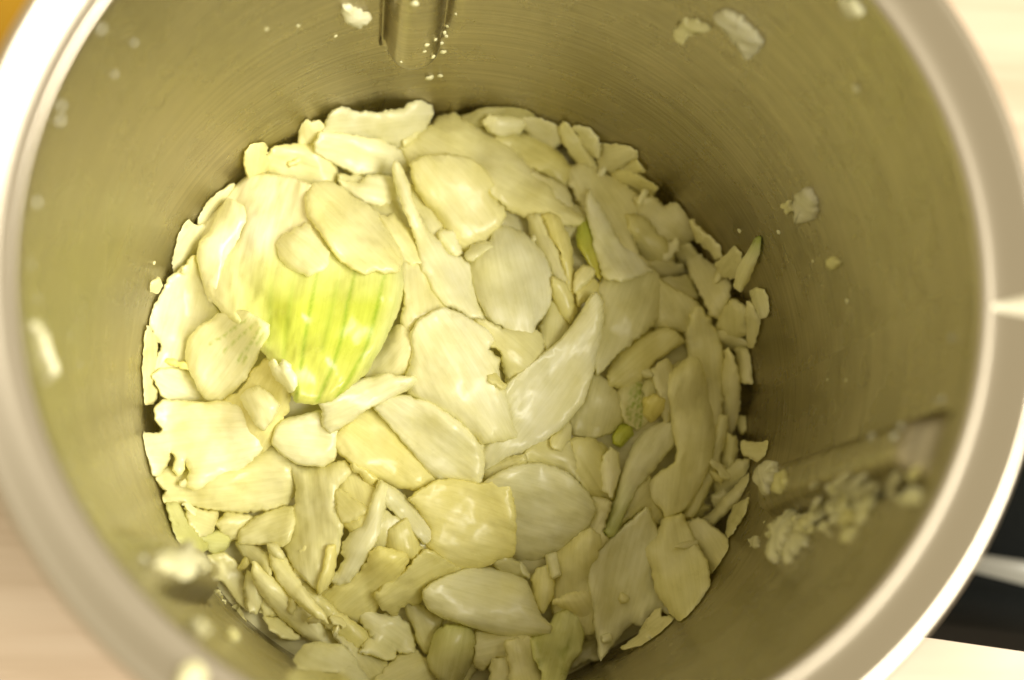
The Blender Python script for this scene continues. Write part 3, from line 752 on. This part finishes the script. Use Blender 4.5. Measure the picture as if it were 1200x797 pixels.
# ---------------- lower left
P('G',2.6,0.1,(-.2,0),'dull green edged onion slice on the lower left wall',[195,590,208,590,218,602,226,618,236,632,244,640,236,650,226,653,210,638,202,618],0.8)
P('T',2.6,0.1,Z,'shaded onion piece below the broad lower left slice',[216,594,236,598,256,598,254,610,248,624,234,630,222,614],0.8)
P('G',2.6,0.15,Z,'small olive onion lump in the gap at the lower left',[234,630,246,624,258,622,272,630,268,641,252,650,242,642],0.8)
P('C',2.6,0.12,Z,'shaded curved onion slice against the lower left wall',[242,650,262,647,276,657,287,676,293,700,295,720,280,706,264,684,244,668],0.6)
P('T',2.4,0.05,Z,'dark onion bit in the hollow at the lower left wall',[308,722,328,724,340,736,354,747,338,750,318,740])
P('T',2.6,0.1,Z,'onion wedge between the two lower left strips',[288,669,300,676,307,694,308,708,300,720,289,716,286,696])
P('T',2.6,0.1,Z,'onion slice shaded by the broad lower left slices',[274,634,300,638,314,648,319,668,316,676,300,661,284,650])
P('C',3,0.12,Z,'long dull onion strip along the lower left edge of the heap',[296,657,312,671,334,691,360,716,388,736,404,760,380,758,356,746,332,727,314,707,304,692,295,676],0.6)
P('Y',3,0.3,Z,'large yellowish onion slice between the strips at the lower left',[376,690,394,684,408,683,424,666,440,640,468,646,480,656,468,676,450,700,436,730,414,728,392,714,374,702])
P('Y',3,0.12,Z,'long yellow onion strip on the inner side of the lower left edge',[344,672,374,694,396,716,418,732,442,747,436,764,418,764,392,742,368,722,352,698],0.7)
P('C',3,0.1,Z,'onion strip second in from the lower left edge',[314,643,334,651,348,676,362,698,378,716,386,732,372,726,350,708,328,684,318,666],0.6)
P('W',2.2,0.2,Z,'small curled white onion flake at the lower left under the broad slice',[313,637,324,638,333,650,332,656,322,654,316,646],0.5,name='onion_flake')
P('C',2.8,0.12,(-.1,.1),'pale onion flap with a pointed left corner at the lower left',[253,613,266,599,284,603,300,606,288,620,282,632,270,632,260,624],0.8)
P('C',2.8,0.15,(0,.1),'onion slice with a sharp lower corner below the broad lower left slice',[279,636,282,622,298,606,328,595,344,594,346,612,340,634,330,641,313,637,296,638],0.5)
P('Y',2.8,0.08,Z,'narrow yellow onion stick at the end of the broad yellow slice',[384,640,393,638,394,656,390,676,383,690,374,696,371,690,378,668],0.5)
# ---------------- bottom
P('T',2.4,0.05,Z,'grey translucent onion piece at the bottom edge of the photo left',[336,796,346,783,372,785,400,790,424,806,420,830,360,830],clear=0.5)
P('C',3,0.15,Z,'onion strip reaching down to the bottom edge of the photo',[386,735,406,748,422,762,438,770,458,780,470,800,474,824,446,824,424,792,406,764])
P('W',3,0.15,Z,'pale fan of onion with a blunt torn end at the lower left bottom',[344,773,357,755,372,753,400,756,414,770,428,790,440,812,420,808,399,800,397,786,370,785,350,782],0.7)
P('P',3,0.1,Z,'onion slice at the bottom edge of the photo left of the green tinged chunk',[440,796,450,784,466,767,488,762,502,774,514,790,506,820,450,830,430,820])
P('P',3,0.1,Z,'onion slice at the bottom under the white garlic like piece',[574,770,598,770,606,790,604,822,570,822,574,790])
P('Y',3,0.25,(0,.1),'yellow onion slice left of the white garlic like piece',[438,698,452,684,474,670,486,654,500,643,514,650,534,662,548,668,530,680,508,684,496,694,494,706,476,708,464,722,448,714])
P('W',3,0.35,(0,.1),'crumpled white onion piece with a frayed lower edge at the bottom left',[415,716,430,710,444,720,460,722,476,730,488,748,486,766,470,766,463,759,464,770,459,776,436,766,421,765,425,756,438,748,426,734],1.0)
P('C',3,0.15,Z,'onion slice between the crumpled piece and the white garlic like piece',[473,707,488,705,502,716,518,724,518,732,508,756,500,766,490,755,486,736,478,722],0.7)
P('G',4,0.3,(0,.1),'green tinged onion chunk at the bottom with a cut top',[510,740,522,731,552,735,558,750,556,772,546,794,524,808,508,790,500,776,504,758],0.5,paint=grad_paint((530,735),(530,790),(0.74,0.70,0.34),0.7),name='onion_chunk',cat='onion chunk')
P('P',3,0.15,Z,'onion slice with a pointed lower end under the white garlic like piece',[556,738,580,740,622,744,624,756,616,770,600,776,580,769,566,786,556,782,558,762])
P('P',3,0.15,Z,'small ragged onion piece at the bottom edge left of the greenish slice',[590,752,620,746,628,758,630,776,642,794,640,824,600,820,596,776])
P('C',3,0.2,Z,'yellow onion slice under the small pale block right of the garlic like piece',[646,650,662,640,688,618,706,628,700,650,690,672,692,706,698,742,686,744,674,724,650,722,644,700,652,676])
P('P',3,0.15,Z,'onion slice below the yellow one left of the large pointed slice',[648,706,670,694,692,694,700,730,702,748,690,752,680,740,666,716])
P('P',2.6,0.1,Z,'onion bit at the bottom edge of the heap left of the large pointed slice',[676,758,698,747,702,760,702,774,692,774,668,784,670,768],0.8)
P('T',2.6,0.1,Z,'olive onion piece in the hollow below the round slice',[576,660,592,652,610,658,618,678,606,676,590,672])
P('W',2,0,(0,.2),'thin onion splinter bridging the dark gap below the round slice',[607,660,611,659,621,674,620,678,612,672],0.3,name='onion_splinter')
P('C',2.8,0.12,Z,'short onion wedge right of the white garlic like piece',[623,678,629,667,641,662,649,676,648,698,636,720,625,700],0.6)
P('G',3,0.3,(0,.1),'rounded greenish onion slice with dark veins at the bottom',[646,730,652,718,665,713,677,723,685,742,680,764,670,778,662,796,650,820,634,812,636,790,626,770,620,748,632,746],0.5,paint=lines_paint([((628,754),(632,780)),((656,752),(662,790)),((672,740),(662,766))],2.2,(0.36,0.40,0.06),0.6))
P('W',3,0.06,Z,'small pale onion block lying right of the white garlic like piece',[639,650,652,647,658,674,647,679,643,667],0.3,name='onion_stick')
P('W',4,0.75,(0,0),'smooth white garlic like onion piece with a pointed left end at the bottom',[496,692,508,682,528,673,548,666,572,664,598,670,616,680,624,698,634,722,646,734,646,742,622,747,598,746,580,743,552,734,518,724,502,714,496,702],0.3,name='onion_chunk',cat='onion chunk')
P('W',3.2,0.4,(0,.1),'large onion slice with a sharp lower tip at the lower right',[758,594,768,616,778,632,770,650,772,668,778,690,790,708,798,724,786,722,774,714,762,722,752,734,742,731,731,739,718,754,708,768,703,773,700,752,696,728,691,700,688,672,692,656,704,642,720,628,740,610],0.6)
P('P',2.2,0.05,(0,.2),'curled pointed onion strip on the steel at the lower right edge',[727,760,736,754,748,744,754,732,767,716,775,712,774,724,792,722,782,736,766,750,748,759],0.7)
P('C',3.2,0.35,(0,.1),'broad onion slice with a pointed lower end at the lower right edge',[778,606,800,602,812,628,818,642,830,662,833,688,820,708,806,722,797,728,787,719,775,702,768,690,765,668,757,650,756,640,770,630],0.7)
P('W',3,0.0,Z,'tiny cream onion square near the tip of the large lower right slice',[704,745,715,742,718,751,706,754],0.2,name='onion_crumb',cat='onion crumb')

# ---------------- tiny chopped bits lying on and between the slices
k = 0
while k < 20:
    x = rng.uniform(165, 905); y = rng.uniform(125, 800)
    if not inside(np.array([x]), np.array([y]), HEAP_O)[0]: continue
    edge_d = edge_dist(np.array([x]), np.array([y]), HEAP_O)[0]
    if edge_d > 34 or rng.uniform() > (1 if (x > 640 or y > 560) else 0.4): continue
    if 240 < x < 470 and 290 < y < 470: continue
    k += 1
    L = rng.uniform(13, 36); W_ = rng.uniform(6, 12); a = rng.uniform(0, 3.14); n = 7; pts = []
    for q in range(n):
        t = 2 * math.pi * q / n; rr = 1 + rng.uniform(-.3, .25)
        X = math.cos(t) * L / 2 * rr; Y = math.sin(t) * W_ / 2 * rr
        pts += [x + X * math.cos(a) - Y * math.sin(a), y + X * math.sin(a) + Y * math.cos(a)]
    P('WCYPW'[k % 5], rng.uniform(0.9, 1.6), 0.02, (rng.uniform(-1, 1), rng.uniform(-1, 1)), 'tiny chopped onion bit scattered on the heap of slices', pts, 1.0, name='onion_bit', group='tiny chopped onion bits on the heap', cat='onion bit', edge=3)

# drop the buried slices nothing shows of; name the rest after what covers them
covers = [(o_, TOPS[o_.name]) for o_ in ALL if o_.get('group') == GROUP]
used = set()
for o_ in [q for q in ALL if q.get('group') == 'onion slices buried under the top layer']:
    vp, top = TOPS[o_.name]
    vis = (sample(Dm, vp[:, 0], vp[:, 1]) > top - 0.04)
    ins_ = inside(vp[:, 0], vp[:, 1], HEAP_O * 1.0)
    if vis.mean() < 0.10 or vis.sum() < 6:
        me_ = o_.data; bpy.data.objects.remove(o_, do_unlink=True); bpy.data.meshes.remove(me_); continue
    c_ = vp[vis].mean(0)
    for (k_, (kp, kt)) in sorted(covers, key=lambda t: np.min(np.hypot(*(t[1][0] - c_).T))):
        if k_.name in used or 'bottom edge' in k_['label']: continue
        used.add(k_.name)
        wds = k_['label'].split()[:11]
        while wds[-1] in ('the', 'of', 'in', 'on', 'a', 'at', 'to', 'under', 'with', 'by', 'and', 'above', 'below', 'between', 'its', 'left', 'right', 'beside', 'large', 'long', 'white', 'green', 'steel', 'upper', 'lower', 'small', 'down', 'from', 'smooth', 'broad', 'back', 'two', 'tall', 'centre', 'cut', 'outside', 'along', 'top', 'yellow', 'lime'): wds.pop()
        o_['label'] = 'buried slice showing beside the ' + ' '.join(wds); o_['group'] = GROUP
        break

# ------------------------------------------------------------------ bits on the steel wall
wv = [v.co.copy() for v in wall_me.vertices]
BV = BVHTree.FromPolygons(wv, [tuple(p.vertices) for p in wall_me.polygons])
rim_me = rim.data
BR = BVHTree.FromPolygons([v.co.copy() for v in rim_me.vertices], [tuple(p.vertices) for p in rim_me.polygons])
def wall_hit(px, py, tree=None):
    v = Vector(ray(px, py)).normalized()
    h = (tree or BV).ray_cast(Vector(CAM * S), v)
    return h if h[0] is not None else None

def wall_chip(pts, tint, th, label, jag=1.0, name='onion_chip', cat='onion chip', group='onion bits stuck on the bowl wall', lift=0.0, tree=None):
    """flat chip stuck on the steel: outline projected on the wall, thickened along the wall normal"""
    o = outline(pts, jag, 2.6)
    c = o.mean(0); h = wall_hit(c[0], c[1], tree)
    if h is None: return
    nrm = h[1].copy()
    if nrm.dot(Vector(D_)) > 0: nrm = -nrm
    cen = h[0] + nrm * 0.0002
    q = []
    for p in o:
        v = Vector(ray(p[0], p[1])); cm = Vector(CAM * S)
        # intersect the ray with a plane leaning half way between the wall and the lens
        n2 = (nrm * 0.8 + Vector(-D_) * 0.2).normalized()
        t = (cen - cm).dot(n2) / v.dot(n2)
        wh = wall_hit(p[0], p[1], tree)
        t0 = (cen - cm).length / v.length
        tw = (wh[0] - cm).length / v.length - 0.0001 if wh else t0
        t = min(t0 + 0.012, max(t0 - 0.012, t))
        if wh and abs(tw - t0) < 0.014: t = min(tw, max(t, tw - 0.006))
        if tree is not None: t = min(t0 + 0.003, max(t0 - 0.003, t))
        q.append(cm + v * t)
    n = len(q); mid = sum(q, Vector()) / n
    vs = []; rings = ((1.0, 0.0), (0.99, 0.55), (0.88, 0.95), (0.5, 1.05))
    T_ = th / 10 * S * 0.7
    for s, hgt in rings:
        for p in q:
            w = 0.15 * noise.noise(p * 300)
            vs.append(mid + (p - mid) * s + nrm * (T_ * (hgt + (w if hgt > 0 else 0)) + lift * S))
    vs.append(mid + nrm * T_ * 1.1)
    fs = []
    for k in range(len(rings) - 1):
        for i in range(n):
            j = (i + 1) % n; fs.append((k * n + i, k * n + j, (k + 1) * n + j, (k + 1) * n + i))
    for i in range(n): fs.append(((len(rings) - 1) * n + i, (len(rings) - 1) * n + (i + 1) % n, len(vs) - 1))
    me = bpy.data.meshes.new(name); me.from_pydata([tuple(v - mid) for v in vs], [], fs)
    bm = bmesh.new(); bm.from_mesh(me); bmesh.ops.recalc_face_normals(bm, faces=bm.faces)
    bm.to_mesh(me); bm.free(); smooth(me)
    uv = me.uv_layers.new(name='UVMap')
    for l in me.loops:
        v = me.vertices[l.vertex_index].co; uv.data[l.index].uv = (v.x / S + c[0], (v.y + v.z) / S)
    a, b = TINT[tint]; k = rng.uniform(0, 1)
    cl_ = [a[i] * (1 - k) + b[i] * k for i in range(3)] + [1]
    ca_ = me.color_attributes.new('tint', 'FLOAT_COLOR', 'POINT')
    ca_.data.foreach_set('color', np.tile(cl_, len(vs)).astype(np.float32))
    ob = link(name, me, M_ONION, None, tuple(mid))
    tag(ob, label, cat, group); return ob

def blob(px, py, r, label, mat=None, tint='W', name='onion_crumb', cat='onion crumb', group='tiny onion crumbs on the bowl wall', tree=None, flat=0.5, elong=1.0, ang=0.0):
    h = wall_hit(px, py, tree)
    if h is None: return
    nrm = h[1].copy()
    if nrm.dot(Vector(D_)) > 0: nrm = -nrm
    rr = r * (h[0] - Vector(CAM * S)).length / F
    bm = bmesh.new(); bmesh.ops.create_icosphere(bm, subdivisions=2, radius=rr)
    s0 = Vector((px, py, 0))
    if mat is None:
        for v in bm.verts: v.co *= 1 + 0.45 * noise.noise(v.co / rr * 1.3 + s0)
    for v in bm.verts: v.co.z *= flat; v.co.x *= elong
    me = bpy.data.meshes.new(name); bm.to_mesh(me); bm.free(); smooth(me)
    if mat is None:
        a, b = TINT[tint]; k = rng.uniform(0, 1)
        cl_ = [a[i] * (1 - k) + b[i] * k for i in range(3)] + [1]
        ca_ = me.color_attributes.new('tint', 'FLOAT_COLOR', 'POINT')
        ca_.data.foreach_set('color', np.tile(cl_, len(me.vertices)).astype(np.float32))
    ob = link(name, me, mat or M_ONION, None, tuple(h[0] + nrm * rr * flat * 0.6))
    q = nrm.to_track_quat('Z', 'Y')
    from mathutils import Quaternion
    ob.rotation_mode = 'QUATERNION'; ob.rotation_quaternion = q @ Quaternion((0, 0, 1), ang)
    tag(ob, label, cat, group); return ob

C_ = wall_chip
C_([402,5,412,5,422,12,434,18,428,25,418,29,404,22,401,12],'Q',1.6,'whitish onion chip on the back wall left of the top rib')
C_([792,33,800,24,816,22,834,32,820,36,808,42,798,52,792,44],'T',1.2,'thin translucent onion flake on the back wall left of the larger cream chip')
C_([836,14,850,12,868,20,888,40,896,50,878,69,868,52,852,34],'Q',1.8,'large cream onion chip on the upper right of the back wall')
C_([986,-3,998,-4,1008,6,1012,14,1000,20,992,12],'Q',1.6,'cream onion bit at the top edge right of the large cream chip')
C_([932,236,940,222,950,220,958,236,956,254,946,258,934,264,934,250],'Q',1.6,'cream onion chip with a notched end on the right wall')
C_([918,240,926,236,930,246,924,250],'T',1.0,'small clear onion bit touching the notched chip on the right wall')
C_([30,384,44,378,54,390,62,416,70,436,58,446,42,448,34,444,40,420,32,404],'Q',2.2,'blurred white onion chip high on the left wall')
C_([180,652,190,645,198,652,207,650,212,641,217,638,222,650,232,656,240,664,238,670,229,668,226,678,214,680,206,672,196,671,190,664,182,664],'Q',2.4,'ragged white onion piece stuck low on the left wall by the rib')
C_([218,733,224,724,236,728,246,736,236,748,222,750],'Q',2.0,'small square onion chip on the lower left wall')
C_([258,742,268,735,278,742,280,752,266,754],'C',2.0,'small oval onion chip on the lower left wall near the heap')
C_([271,710,280,706,284,716,288,728,280,730],'C',1.4,'drop shaped onion sliver on the lower left wall')
C_([252,690,258,694,264,708,264,714,256,702],'P',0.8,'thin shaving of onion on the lower left wall above the drop shaped sliver')
C_([240,672,252,660,262,664,256,676,246,682],'P',1.2,'small onion flake on the lower left wall beside the ragged piece')
C_([886,562,892,550,900,542,911,542,912,555,905,564,898,580,893,574],'Q',1.8,'round edged onion chip on the right wall at the lower end of the rib')
C_([912,556,922,552,924,566,916,578,906,576],'T',1.2,'dim onion flake beside the round edged chip at the lower end of the rib')
C_([970,304,978,302,984,308,978,316,972,312],'T',1.0,'tiny pale flake on the right wall below the notched chip')
C_([880,635,888,629,890,640,884,644],'Q',1.0,'tiny white flake on the lower right wall below the crumb cluster')
C_([908,620,924,608,932,600,936,604,930,622,922,640,914,656,906,660,903,648,910,636,904,630],'W',2.6,'long ragged clump of onion crumbs on the lower right rib')
C_([926,640,936,630,944,620,944,634,934,648,924,662,920,654],'W',1.8,'smaller ragged onion clump right of the long one on the lower right rib')
C_([212,786,222,780,234,784,238,800,224,806,208,804],'Q',3.0,'blurred white onion bit on the rim at the bottom of the photo',tree=BR)
for k in range(80):
    u = rng.beta(1.3, 1.8); x = 930 + 100 * u + rng.normal(0, 7); y = 618 - 42 * u + rng.normal(0, 12)
    r = rng.uniform(1.6, 4.6) * (0.9 + 0.8 * u)
    if k > 74: x = 1040 + rng.uniform(0, 40); y = 545 + rng.uniform(0, 60); r = rng.uniform(5, 9)
    a = rng.uniform(1.9, 2.6) if rng.uniform() < 0.6 else rng.uniform(0, 3.1)
    el = rng.uniform(1.0, 2.3); n = 8; pts = []
    for q in range(n):
        t = 2 * math.pi * q / n; rr = r * (1 + rng.uniform(-.35, .35))
        X = math.cos(t) * rr * el; Y = math.sin(t) * rr / el ** 0.5
        pts += [x + X * math.cos(a) - Y * math.sin(a), y + X * math.sin(a) + Y * math.cos(a)]
    wall_chip(pts, 'QWQWC'[k % 5], rng.uniform(0.8, 2.2), 'small onion crumb in the cluster smeared over the lower right rib', 1.0, 'onion_crumb', 'onion crumb', 'onion crumbs clustered on the lower right rib')
for (x, y, r) in [(500,52,4),(510,46,3),(517,50,4),(519,60,5),(507,66,4),(497,60,3),(523,42,3),(486,3,6),(524,30,3),(503,90,6),(516,88,4),(521,38,3)]:
    blob(x, y, r * 0.8, 'tiny white onion crumb by the lower end of the top rib', group='tiny onion crumbs by the top rib')
for (x, y, r) in [(867,270,3),(993,353,3),(992,446,2.2),(1004,103,5),(312,34,2),(349,30,2),(880,640,2),(970,445,1.6),(180,308,2.5),(913,272,3),(953,306,2),(896,612,2),(230,272,2),(395,160,1.6),(534,16,2),(393,42,2),(470,72,2)]:
    blob(x, y, r, 'tiny white onion speck on the steel wall', group='tiny onion specks scattered on the steel wall', cat='onion speck', name='onion_speck')
for (x, y, r) in [(118,34,4.5),(157,50,3),(134,87,3),(71,124,4.5),(70,141,5),(43,237,4.5),(37,310,4.5),(45,350,4),(83,393,3),(94,427,3),(80,545,5),(88,566,5),(103,598,5),(96,584,3.5),
                  (1022,512,5),(1056,500,4),(1105,468,5),(1098,470,3),(1116,396,4),(206,716,4),(168,655,4),(1048,512,5)]:
    blob(x, y, r, 'pale out of focus droplet high on the bowl wall', mat=M_JUICE, group='droplets of onion juice on the upper wall', cat='droplet', name='juice_droplet', flat=0.45)
